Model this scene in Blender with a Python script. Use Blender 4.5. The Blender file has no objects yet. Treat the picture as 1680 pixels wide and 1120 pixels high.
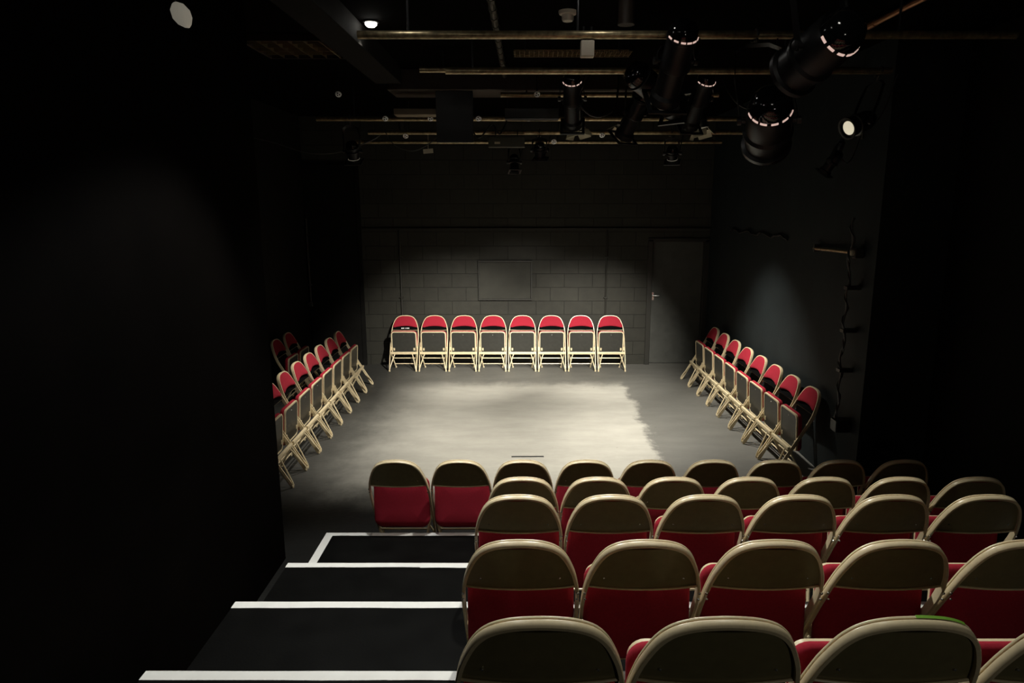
import bpy, bmesh, math, random
from mathutils import Vector, Matrix
random.seed(7)
scene = bpy.context.scene
COL = scene.collection
PI = math.pi

# ------------------------------------------------------------------ materials
def mat(name, col, rough=.5, metal=0., spec=.5, noise=0., nscale=40., bump=0., bscale=200., sheen=0.,
        emit=None, estr=0.):
    m = bpy.data.materials.new(name); m.use_nodes = True
    nt = m.node_tree; b = nt.nodes['Principled BSDF']
    b.inputs['Base Color'].default_value = (*col, 1)
    b.inputs['Roughness'].default_value = rough
    b.inputs['Metallic'].default_value = metal
    b.inputs['Specular IOR Level'].default_value = spec
    if sheen:
        b.inputs['Sheen Weight'].default_value = sheen
        b.inputs['Sheen Roughness'].default_value = .4
        b.inputs['Sheen Tint'].default_value = (1, .45, .5, 1)
    if emit:
        b.inputs['Emission Color'].default_value = (*emit, 1)
        b.inputs['Emission Strength'].default_value = estr
    tc = nt.nodes.new('ShaderNodeTexCoord')
    if noise:
        n = nt.nodes.new('ShaderNodeTexNoise'); n.inputs['Scale'].default_value = nscale
        n.inputs['Detail'].default_value = 5
        nt.links.new(tc.outputs['Object'], n.inputs['Vector'])
        r = nt.nodes.new('ShaderNodeValToRGB')
        r.color_ramp.elements[0].position = .3; r.color_ramp.elements[1].position = .7
        r.color_ramp.elements[0].color = (*[c*(1-noise) for c in col], 1)
        r.color_ramp.elements[1].color = (*[min(1, c*(1+noise)) for c in col], 1)
        nt.links.new(n.outputs['Fac'], r.inputs['Fac'])
        nt.links.new(r.outputs['Color'], b.inputs['Base Color'])
    if bump:
        n2 = nt.nodes.new('ShaderNodeTexNoise'); n2.inputs['Scale'].default_value = bscale
        n2.inputs['Detail'].default_value = 3
        nt.links.new(tc.outputs['Object'], n2.inputs['Vector'])
        bp = nt.nodes.new('ShaderNodeBump'); bp.inputs['Strength'].default_value = bump
        bp.inputs['Distance'].default_value = .004
        nt.links.new(n2.outputs['Fac'], bp.inputs['Height'])
        nt.links.new(bp.outputs['Normal'], b.inputs['Normal'])
    return m

M = {}
M['cream'] = mat('cream_enamel', (.74, .62, .40), .30, 0., .5, .06, 60)
M['bronze'] = mat('bronze_enamel', (.26, .225, .115), .30, .25, .5, .08, 30)
M['pan'] = mat('charcoal_enamel', (.036, .0355, .031), .34, .0, .25, .10, 25)
M['black_strip'] = mat('black_strip_matt', (.003, .003, .003), .9, 0, .05)
M['red'] = mat('red_cloth', (.345, .020, .037), .92, 0., .12, .10, 120, .35, 900, .06)
M['steel'] = mat('bright_steel', (.8, .8, .78), .25, .9)
M['lettering'] = mat('white_lettering', (.8, .8, .78), .7)
M['green_tape'] = mat('green_tape', (.25, .55, .06), .5)
M['white_tape'] = mat('white_tape', (.80, .80, .77), .55, 0, .3, .04, 12)
M['black_deck'] = mat('black_deck', (.0042, .0042, .004), .55, 0, .03, .25, 6, .2, 90)
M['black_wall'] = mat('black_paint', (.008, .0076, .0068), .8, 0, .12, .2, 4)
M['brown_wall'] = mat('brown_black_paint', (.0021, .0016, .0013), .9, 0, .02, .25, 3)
M['black_matte'] = mat('black_matte', (.008, .008, .008), .8, 0, .15)
M['gloss_black'] = mat('gloss_black', (.006, .006, .007), .09, 0, .8)
M['satin_black'] = mat('satin_black', (.012, .012, .013), .38, 0, .5)
M['conduit'] = mat('painted_conduit', (.022, .021, .017), .45, 0, .5)
M['bar'] = mat('tarnished_steel', (.36, .29, .17), .34, .75, .5, .45, 30)
M['duct'] = mat('brown_duct', (.04, .029, .021), .6, .1, .4, .2, 5)
M['ballast'] = mat('tan_metal', (.22, .18, .12), .5, .1)
M['copper'] = mat('copper_pipe', (.42, .20, .10), .4, .6, .5, .15, 15)
M['offwhite'] = mat('offwhite_plastic', (.72, .66, .54), .45)
M['white_disc'] = mat('white_plastic', (.9, .9, .88), .5)
M['tan'] = mat('cream_label', (.6, .55, .4), .6)
M['olive'] = mat('olive_metal', (.055, .055, .04), .45, .2)
M['rubber'] = mat('black_cable', (.014, .014, .014), .45, 0, .4)
M['grey_cable'] = mat('grey_cable', (.06, .06, .055), .45)
M['dooropaint'] = mat('dark_door_paint', (.062, .063, .056), .55, 0, .35, .16, 7, .15, 40)
M['hatch'] = mat('hatch_paint', (.034, .033, .026), .6, 0, .3, .14, 6)
M['louvre'] = mat('louvre_metal', (.5, .4, .25), .3, .85)
M['lamp'] = mat('lamp_glow', (1, .95, .85), .5, emit=(1, .96, .86), estr=14)
M['lamp_hot'] = mat('hot_lamp_glow', (1, .95, .85), .5, emit=(1, .97, .9), estr=15)
M['lens_hot'] = mat('hot_lens', (.9, .85, .7), .2, emit=(1, .88, .62), estr=7)
M['hood_glow'] = mat('added_hood_glow', (.72, .66, .54), .6, emit=(1, .93, .75), estr=.13)  # emission added to give the hood a lit look; not a lamp
M['vent_glow'] = mat('vent_glow', (.9, .7, .65), .5, emit=(1, .68, .58), estr=.6)
M['lens'] = mat('warm_lens', (.9, .85, .7), .2, emit=(1, .9, .66), estr=.6)
M['dark_lens'] = mat('dark_lens', (.02, .02, .025), .05, 0, .8)
M['gaffer'] = mat('black_gaffer', (.02, .02, .02), .6)

def block_wall():
    m = bpy.data.materials.new('black_painted_block'); m.use_nodes = True
    nt = m.node_tree; b = nt.nodes['Principled BSDF']; L = nt.links.new
    tc = nt.nodes.new('ShaderNodeTexCoord')
    sx = nt.nodes.new('ShaderNodeSeparateXYZ'); L(tc.outputs['Object'], sx.inputs[0])
    cb = nt.nodes.new('ShaderNodeCombineXYZ')
    ax = nt.nodes.new('ShaderNodeMath'); ax.operation = 'ADD'; ax.inputs[1].default_value = 8.87
    az = nt.nodes.new('ShaderNodeMath'); az.operation = 'ADD'; az.inputs[1].default_value = .055
    L(sx.outputs['X'], ax.inputs[0]); L(sx.outputs['Z'], az.inputs[0])
    L(ax.outputs[0], cb.inputs['X']); L(az.outputs[0], cb.inputs['Y'])
    br = nt.nodes.new('ShaderNodeTexBrick'); L(cb.outputs[0], br.inputs['Vector'])
    br.offset = .5; br.inputs['Scale'].default_value = 1
    br.inputs['Brick Width'].default_value = .44; br.inputs['Row Height'].default_value = .215
    br.inputs['Mortar Size'].default_value = .005; br.inputs['Mortar Smooth'].default_value = .4
    br.inputs['Color1'].default_value = (.027, .026, .0205, 1)
    br.inputs['Color2'].default_value = (.033, .032, .025, 1)
    br.inputs['Mortar'].default_value = (.013, .0125, .010, 1)
    n = nt.nodes.new('ShaderNodeTexNoise'); n.inputs['Scale'].default_value = 9; n.inputs['Detail'].default_value = 6
    L(tc.outputs['Object'], n.inputs['Vector'])
    mr = nt.nodes.new('ShaderNodeMapRange'); mr.inputs['To Min'].default_value = .7; mr.inputs['To Max'].default_value = 1.25
    L(n.outputs['Fac'], mr.inputs['Value'])
    mx = nt.nodes.new('ShaderNodeMix'); mx.data_type = 'RGBA'; mx.blend_type = 'MULTIPLY'; mx.inputs['Factor'].default_value = 1
    L(br.outputs['Color'], mx.inputs['A']); L(mr.outputs[0], mx.inputs['B'])
    L(mx.outputs['Result'], b.inputs['Base Color'])
    b.inputs['Roughness'].default_value = .62; b.inputs['Specular IOR Level'].default_value = .3
    n3 = nt.nodes.new('ShaderNodeTexNoise'); n3.inputs['Scale'].default_value = 70; n3.inputs['Detail'].default_value = 4
    L(tc.outputs['Object'], n3.inputs['Vector'])
    ad = nt.nodes.new('ShaderNodeMath'); ad.operation = 'MULTIPLY_ADD'; ad.inputs[1].default_value = -1.0
    L(br.outputs['Fac'], ad.inputs[0]); 
    ns = nt.nodes.new('ShaderNodeMath'); ns.operation = 'MULTIPLY'; ns.inputs[1].default_value = .35
    L(n3.outputs['Fac'], ns.inputs[0]); L(ns.outputs[0], ad.inputs[2])
    bp = nt.nodes.new('ShaderNodeBump'); bp.inputs['Strength'].default_value = .7; bp.inputs['Distance'].default_value = .006
    L(ad.outputs[0], bp.inputs['Height']); L(bp.outputs['Normal'], b.inputs['Normal'])
    return m
M['block'] = block_wall()

def stage_floor():
    m = bpy.data.materials.new('worn_grey_stage_paint'); m.use_nodes = True
    nt = m.node_tree; b = nt.nodes['Principled BSDF']; L = nt.links.new; N = nt.nodes.new
    tc = N('ShaderNodeTexCoord'); sx = N('ShaderNodeSeparateXYZ'); L(tc.outputs['Object'], sx.inputs[0])
    def noise(scale, detail, sc=(1, 1, 1), rough=.6):
        mp = N('ShaderNodeMapping'); mp.inputs['Scale'].default_value = sc
        L(tc.outputs['Object'], mp.inputs['Vector'])
        n = N('ShaderNodeTexNoise'); n.inputs['Scale'].default_value = scale
        n.inputs['Detail'].default_value = detail; n.inputs['Roughness'].default_value = rough
        L(mp.outputs[0], n.inputs['Vector']); return n.outputs['Fac']
    def math_(op, a, bb=None, c=None):
        q = N('ShaderNodeMath'); q.operation = op
        for i, v in enumerate((a, bb, c)):
            if v is None: continue
            if isinstance(v, (int, float)): q.inputs[i].default_value = v
            else: L(v, q.inputs[i])
        return q.outputs[0]
    def rng(v, a, c, lo=0., hi=1.):
        q = N('ShaderNodeMapRange'); q.interpolation_type = 'SMOOTHSTEP'
        q.inputs['From Min'].default_value = a; q.inputs['From Max'].default_value = c
        q.inputs['To Min'].default_value = lo; q.inputs['To Max'].default_value = hi
        L(v, q.inputs['Value']); return q.outputs[0]
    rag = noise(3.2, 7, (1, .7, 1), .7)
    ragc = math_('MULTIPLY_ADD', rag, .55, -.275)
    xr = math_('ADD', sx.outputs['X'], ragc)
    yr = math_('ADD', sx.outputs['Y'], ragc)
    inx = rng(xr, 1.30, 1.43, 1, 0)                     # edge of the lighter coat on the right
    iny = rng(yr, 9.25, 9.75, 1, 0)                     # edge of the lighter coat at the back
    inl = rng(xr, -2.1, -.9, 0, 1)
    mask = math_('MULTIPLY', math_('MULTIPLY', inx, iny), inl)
    streak = noise(2.6, 8, (.6, 1.7, 1), .65)
    fine = noise(26, 5, (.6, 1.6, 1))
    var = math_('ADD', rng(streak, .25, .75, .88, 1.10), rng(fine, .2, .8, -.07, .07))
    blotch = noise(1.1, 3)
    light = N('ShaderNodeMix'); light.data_type = 'RGBA'
    light.inputs['A'].default_value = (.315, .303, .268, 1); light.inputs['B'].default_value = (.355, .343, .305, 1)
    L(blotch, light.inputs['Factor'])
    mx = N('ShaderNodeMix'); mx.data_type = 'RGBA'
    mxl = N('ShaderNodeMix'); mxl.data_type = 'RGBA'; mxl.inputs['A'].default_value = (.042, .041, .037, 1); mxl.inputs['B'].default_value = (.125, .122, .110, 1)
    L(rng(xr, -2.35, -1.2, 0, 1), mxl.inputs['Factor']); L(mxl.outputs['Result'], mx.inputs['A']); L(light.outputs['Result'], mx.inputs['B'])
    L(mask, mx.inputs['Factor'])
    mxs = N('ShaderNodeMix'); mxs.data_type = 'RGBA'; mxs.inputs['A'].default_value = (.012, .012, .011, 1)  # lack of light on the floor by the seating, put in as near-black
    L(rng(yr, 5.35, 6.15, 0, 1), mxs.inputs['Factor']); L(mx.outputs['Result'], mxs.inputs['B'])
    mu = N('ShaderNodeMix'); mu.data_type = 'RGBA'; mu.blend_type = 'MULTIPLY'; mu.inputs['Factor'].default_value = 1
    L(mxs.outputs['Result'], mu.inputs['A']); L(var, mu.inputs['B'])
    # small dark scuffs
    sc = noise(7, 2, (1, 1, 1)); sm = rng(sc, .74, .80, 0, .55)
    md = N('ShaderNodeMix'); md.data_type = 'RGBA'; md.inputs['B'].default_value = (.07, .068, .06, 1)
    L(sm, md.inputs['Factor']); L(mu.outputs['Result'], md.inputs['A'])
    L(md.outputs['Result'], b.inputs['Base Color'])
    b.inputs['Specular IOR Level'].default_value = .28
    L(rng(fine, .2, .8, .48, .68), b.inputs['Roughness'])
    bp = N('ShaderNodeBump'); bp.inputs['Strength'].default_value = .15; bp.inputs['Distance'].default_value = .003
    L(fine, bp.inputs['Height']); L(bp.outputs['Normal'], b.inputs['Normal'])
    return m
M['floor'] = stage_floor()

def right_wall_mat():
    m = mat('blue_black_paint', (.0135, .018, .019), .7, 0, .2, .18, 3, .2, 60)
    return m
M['blue_wall'] = right_wall_mat()

# ------------------------------------------------------------------ mesh builder
class MB:
    def __init__(s): s.bm = bmesh.new()
    def face(s, vs):
        try: return s.bm.faces.new(vs)
        except ValueError: return None
    def loft(s, rings, closed=True, caps=True):
        vr = [[s.bm.verts.new(p) for p in r] for r in rings]
        n = len(vr[0])
        for a, b in zip(vr[:-1], vr[1:]):
            for i in range(n if closed else n-1):
                j = (i+1) % n
                s.face((a[i], a[j], b[j], b[i]))
        if caps and closed:
            s.face(vr[0][::-1]); s.face(vr[-1])
        return vr
    def box(s, lo, hi, bev=0.):
        x0, y0, z0 = lo; x1, y1, z1 = hi
        b = min(bev, (x1-x0)/2.01, (y1-y0)/2.01, (z1-z0)/2.01)
        if b <= 0:
            s.loft([[(x0, y0, z0), (x1, y0, z0), (x1, y1, z0), (x0, y1, z0)],
                    [(x0, y0, z1), (x1, y0, z1), (x1, y1, z1), (x0, y1, z1)]])
        else:
            def oct_(z, i):
                a, c, d, e = x0+i, x1-i, y0+i, y1-i
                k = b*.6
                return [(a+k, d, z), (c-k, d, z), (c, d+k, z), (c, e-k, z), (c-k, e, z), (a+k, e, z), (a, e-k, z), (a, d+k, z)]
            s.loft([oct_(z0, b*.6), oct_(z0+b*.6, 0), oct_(z1-b*.6, 0), oct_(z1, b*.6)])
        return s
    def obox(s, c, ux, uy, uz, hx, hy, hz):
        c, ux, uy, uz = Vector(c), Vector(ux).normalized(), Vector(uy).normalized(), Vector(uz).normalized()
        r = []
        for k in (-1, 1):
            r.append([c+ux*hx*i+uy*hy*j+uz*hz*k for i, j in ((-1, -1), (1, -1), (1, 1), (-1, 1))])
        s.loft(r); return s
    def tube(s, pts, r, n=8, closed=False, rads=None):
        pts = [Vector(p) for p in pts]; m = len(pts)
        tang = []
        for i in range(m):
            a = pts[(i-1) % m] if (closed or i > 0) else pts[i]
            b = pts[(i+1) % m] if (closed or i < m-1) else pts[i]
            t = (b-a); tang.append(t.normalized() if t.length > 1e-9 else Vector((0, 0, 1)))
        up = Vector((0, 0, 1)) if abs(tang[0].z) < .9 else Vector((1, 0, 0))
        x = tang[0].cross(up).normalized()
        rings = []
        for i in range(m):
            t = tang[i]; x = (x - t*x.dot(t)).normalized(); y = t.cross(x)
            rr = rads[i] if rads else r
            rings.append([pts[i]+x*rr*math.cos(2*PI*k/n)+y*rr*math.sin(2*PI*k/n) for k in range(n)])
        if closed: rings.append(rings[0])
        if closed:
            vr = [[s.bm.verts.new(p) for p in rg] for rg in rings[:-1]]
            for i in range(m):
                a, b = vr[i], vr[(i+1) % m]
                for k in range(n):
                    s.face((a[k], a[(k+1) % n], b[(k+1) % n], b[k]))
        else:
            s.loft(rings)
        return s
    def lathe(s, o, axis, prof, n=24):
        """prof: list of (distance along axis, radius)"""
        o = Vector(o); a = Vector(axis).normalized()
        up = Vector((0, 0, 1)) if abs(a.z) < .9 else Vector((1, 0, 0))
        x = a.cross(up).normalized(); y = a.cross(x)
        s.loft([[o+a*d+(x*math.cos(2*PI*k/n)+y*math.sin(2*PI*k/n))*max(r, .0004) for k in range(n)] for d, r in prof])
        return s
    def sweep(s, pts, frames, prof):
        rings = []
        for p, (nn, bb) in zip(pts, frames):
            rings.append([p+nn*a+bb*b for a, b in prof])
        s.loft(rings); return s
    def build(s, name, material, parent=None, smooth=True, ang=35):
        bmesh.ops.recalc_face_normals(s.bm, faces=s.bm.faces)
        me = bpy.data.meshes.new(name); s.bm.to_mesh(me); s.bm.free()
        me.materials.append(material)
        if smooth:
            me.polygons.foreach_set('use_smooth', [True]*len(me.polygons))
            me.set_sharp_from_angle(angle=math.radians(ang))
        o = bpy.data.objects.new(name, me); COL.objects.link(o)
        if parent: o.parent = parent
        return o

def empty(name, loc=(0, 0, 0), rz=0.):
    o = bpy.data.objects.new(name, None); COL.objects.link(o)
    o.location = loc; o.rotation_euler = (0, 0, rz); o.empty_display_size = .1
    return o
def tag(o, label, cat, group=None):
    o['label'] = label; o['category'] = cat
    if group: o['group'] = group
    return o
def struct(o):
    o['kind'] = 'structure'; return o
def copy_tree(o, parent=None):
    c = o.copy(); COL.objects.link(c)
    if parent: c.parent = parent
    for ch in list(o.children): copy_tree(ch, c)
    return c

# ------------------------------------------------------------------ the room
YB = 10.75; XR = 2.83; XL = -3.4; CZ = 3.8
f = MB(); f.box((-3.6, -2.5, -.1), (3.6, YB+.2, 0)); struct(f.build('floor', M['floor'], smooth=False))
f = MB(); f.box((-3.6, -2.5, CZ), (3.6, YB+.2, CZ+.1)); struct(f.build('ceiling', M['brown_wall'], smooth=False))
f = MB(); f.box((-3.6, YB, 0), (1.935, YB+.2, CZ)); f.box((1.935, YB, 1.955), (2.775, YB+.2, CZ)); f.box((2.775, YB, 0), (3.6, YB+.2, CZ))
wb = struct(f.build('wall_back', M['block'], smooth=False))
f = MB(); f.box((XL-.2, 4.62, 0), (XL, YB, CZ)); struct(f.build('wall_left', M['black_wall'], smooth=False))
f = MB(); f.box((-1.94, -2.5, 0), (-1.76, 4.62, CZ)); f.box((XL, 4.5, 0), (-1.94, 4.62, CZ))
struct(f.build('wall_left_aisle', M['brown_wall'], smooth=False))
f = MB(); f.box((XR, 5.6, 0), (3.4, YB, CZ)); struct(f.build('wall_right', M['blue_wall'], smooth=False))
f = MB(); f.box((3.4, -2.5, 0), (3.6, 5.6, CZ)); struct(f.build('wall_right_aisle', M['black_wall'], smooth=False))
f = MB(); f.box((-3.6, -2.7, 0), (3.6, -2.5, CZ)); struct(f.build('wall_rear', M['black_wall'], smooth=False))

# door in the back wall
d = struct(empty('door_1', (2.355, YB, 0)))
f = MB(); f.box((-.40, .07, .008), (.40, .115, 1.94), .004); f.build('door_leaf', M['dooropaint'], d)
f = MB()
f.box((-.475, -.022, 0), (-.40, .13, 1.975), .006); f.box((.40, -.022, 0), (.475, .13, 1.975), .006)
f.box((-.475, -.022, 1.94), (.475, .13, 2.0), .006)
f.build('door_frame', M['conduit'], d)
f = MB(); f.box((-.376, .064, 1.02), (-.346, .071, 1.15), .003)
f.tube([(-.361, .064, 1.10), (-.361, .032, 1.10), (-.345, .026, 1.10), (-.27, .026, 1.10)], .008)
f.build('door_handle', M['steel'], d)

# masking flat that closes the left part of the back wall
f = MB(); f.box((XL+.01, YB-.05, 0), (-2.60, YB-.008, 3.1)); f.box((-2.60, YB-.06, 0), (-2.545, YB-.004, 3.1), .004)
tag(f.build('masking_flat', M['black_wall'], smooth=False), 'tall plain black flat covering the left end of the block wall', 'flat')

# framed hatch
h = tag(empty('wall_hatch', (-.335, YB, 1.035)), 'dark framed rectangular hatch on the block wall above the chairs', 'hatch')
f = MB(); f.box((-.40, -.012, .02), (.40, -.001, .60)); f.build('hatch_board', M['hatch'], h, False)
f = MB()
for lo, hi in (((-.42, -.035, 0), (.42, 0, .025)), ((-.42, -.035, .595), (.42, 0, .62)), ((-.42, -.035, .025), (-.398, 0, .595)), ((.398, -.035, .025), (.42, 0, .595))):
    f.box(lo, hi, .003)
f.build('hatch_frame', M['conduit'], h)

# conduits and rail on the back wall
def vconduit(x, z0, z1, label, y=YB):
    t = tag(empty('wall_conduit', (x, y, z0)), label, 'pipe')
    f = MB(); f.tube([(0, -.017, 0), (0, -.017, z1-z0)], .013, 10); f.build('pipe', M['conduit'], t)
    for k in range(3):
        zz = (z1-z0)*(.2+.3*k)
        f = MB(); f.box((-.03, -.034, zz), (.03, 0, zz+.018), .003); f.build('pipe_clip', M['conduit'], t)
    return t
vconduit(-1.96, .02, 2.12, 'thin dark conduit on the block wall left of the hatch')
vconduit(1.24, .02, 2.12, 'thin dark conduit on the block wall between hatch and door')
f = MB(); f.box((-2.52, YB-.03, 2.125), (XR-.005, YB-.001, 2.155), .004)
tag(f.build('wall_rail', M['conduit']), 'long dark horizontal rail on the block wall above the hatch and door', 'rail')
t = vconduit(XL+.03, 1.02, 2.3, 'dark vertical pipe in the far left corner behind the chairs', YB-.05)
f = MB(); f.box((-.03, -.06, -.07), (.03, -.001, .0), .006); f.build('outlet_box', M['grey_cable'], t)

# ------------------------------------------------------------------ raked seating platforms
NOSE = [4.624, 3.84, 3.108, 2.3256, 1.54]
XE = -1.4506
plab = ['lowest black seating step, with white tape along its edge and left side',
        'second black step up, white taped edge, under the row of seven chairs\' aisle end',
        'third black step up, overlapping white tape at the right of its edge',
        'highest black step in view, wide white taped edge at the bottom of the picture']
plab[1] = 'second lowest black step, its white edge tape jogging near the chairs'
def tape(x0, x1, y0, y1, z, jit=.0022):
    f = MB(); n = max(4, int((x1-x0)/.12)); a = []; b = []
    for i in range(n+1):
        x = x0+(x1-x0)*i/n
        a.append((x, y0+random.uniform(-jit, jit))); b.append((x, y1+random.uniform(-jit*.4, jit*.4)))
    o = a+b[::-1]
    f.loft([[(x, y, z) for x, y in o], [(x, y, z+.0016) for x, y in o]])
    return f
for k in range(4):
    z = .2*(k+1); y1 = NOSE[k]; y0 = NOSE[k+1]
    t = tag(empty('seating_platform', (0, y0, 0)), plab[k], 'platform', 'stepped platforms under the audience chairs')
    f = MB(); f.box((XE, 0.0015, 0), (3.38, y1-y0, z), .004); f.build('deck', M['black_deck'], t, False)
    L = y1-y0
    w = (.046, .05, .055, .052)[k]
    tp = tape(XE, -.62 if k == 1 else -.50, L-w, L-.001, z+.0002)
    o = tp.build('edge_tape', M['white_tape'], t, False); o['label'] = 'white tape along the step edge'
    tp = tape(-.64 if k == 1 else -.52, 3.37, L-w-(.009 if k == 1 else .002), L-.004, z+.0019)
    o = tp.build('edge_tape', M['white_tape'], t, False); o['label'] = 'white tape along the step edge'
    if k == 0:
        f = MB(); f.box((XE, .003, z+.0002), (XE+.055, L-w, z+.0017))
        o = f.build('side_tape', M['white_tape'], t, False); o['label'] = 'white tape down the left side of the step'
t = tag(empty('seating_platform', (0, -2.4, 0)), 'top black landing behind the nearest row of chairs', 'platform', 'stepped platforms under the audience chairs')
f = MB(); f.box((XE, 0, 0), (3.38, NOSE[4]+2.4, 1.0), .004); f.build('deck', M['black_deck'], t, False)

# ------------------------------------------------------------------ the chair
def sl(z):                       # slope dy/dz of the main tube at height z
    u = min(1, max(0, (z-.48)/.16)); u = u*u*(3-2*u)
    return -(.585*(1-u)+.41*u)
_tab = [0.]
for i in range(1, 901): _tab.append(_tab[-1]+sl((i-.5)*.001)*.001)
def ys(z):
    i = max(0, min(899.999, z*1000)); k = int(i); return _tab[k]+(_tab[k+1]-_tab[k])*(i-k)
ZT = .803
def bn(z):                       # normal of the chair's back plane, pointing to the sitter
    return Vector((0, 1, -sl(z))).normalized()
WT = [(0, 0), (.0012, .035), (.005, .068), (.013, .098), (.027, .126), (.046, .147), (.072, .165), (.105, .180), (.15, .196), (.20, .2075), (.25, .2145), (.32, .218)]
def wz(dz):
    if dz >= .32: return .218
    for (a, wa), (b, wb_) in zip(WT[:-1], WT[1:]):
        if dz <= b: return wa+(wb_-wa)*(dz-a)/(b-a)
def arch(inset=0., zlow=.30, n_low=8):
    """right half from low to top then mirrored, in (x, z)"""
    pts = []
    for i in range(n_low): 
        z = zlow+(ZT-.32-zlow)*i/n_low; pts.append((.218-inset, z))
    seg = [(w-inset if w > inset else 0, ZT-d-inset*(1-min(1, (w/.2)**2))) for d, w in WT[::-1]]
    pts += [(w, z) for w, z in seg[:-1] if w > .01]
    pts.append((0, ZT-inset))
    # densify with Catmull-Rom
    full = pts+[(-x, z) for x, z in pts[-2::-1]]
    out = []
    m = len(full)
    for i in range(m-1):
        p0 = full[max(0, i-1)]; p1 = full[i]; p2 = full[i+1]; p3 = full[min(m-1, i+2)]
        for k in range(2):
            t = k/2
            q = []
            for c in (0, 1):
                q.append(.5*(2*p1[c]+(p2[c]-p0[c])*t+(2*p0[c]-5*p1[c]+4*p2[c]-p3[c])*t*t+(3*p1[c]-p0[c]-3*p2[c]+p3[c])*t**3))
            out.append(tuple(q))
    out.append(full[-1])
    return out
# cross-section of the pressed tube: wide rear band, groove, thin front lip  (n outward, b to the sitter)
PROF = [(-.006, -.017), (.004, -.0175), (.006, -.015), (.0062, .002), (.0055, .0042), (-.001, .005), (-.001, .0078), (.0045, .0085), (.0052, .0125), (.004, .0145), (-.006, .0145), (-.0068, .005), (-.0068, -.008)]
def sweep_xz(f, path, prof=PROF):
    P = [Vector((x, ys(z), z)) for x, z in path]; fr = []
    for i, p in enumerate(P):
        t = (P[min(i+1, len(P)-1)]-P[max(i-1, 0)]).normalized()
        b = bn(path[i][1]); n = t.cross(b).normalized()
        ref = Vector((p.x, ys(.5)-.0, .5)); out = Vector((p.x, p.y-ys(.45), max(0, p.z-.62)*1.6))
        if abs(p.x) < .02: out = Vector((0, sl(p.z), 1))
        if n.dot(out) < 0: n = -n
        fr.append((n, b))
    f.sweep(P, fr, prof)
def bow(x): return -.016*(1-min(1, (x/.205)**2))

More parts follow.
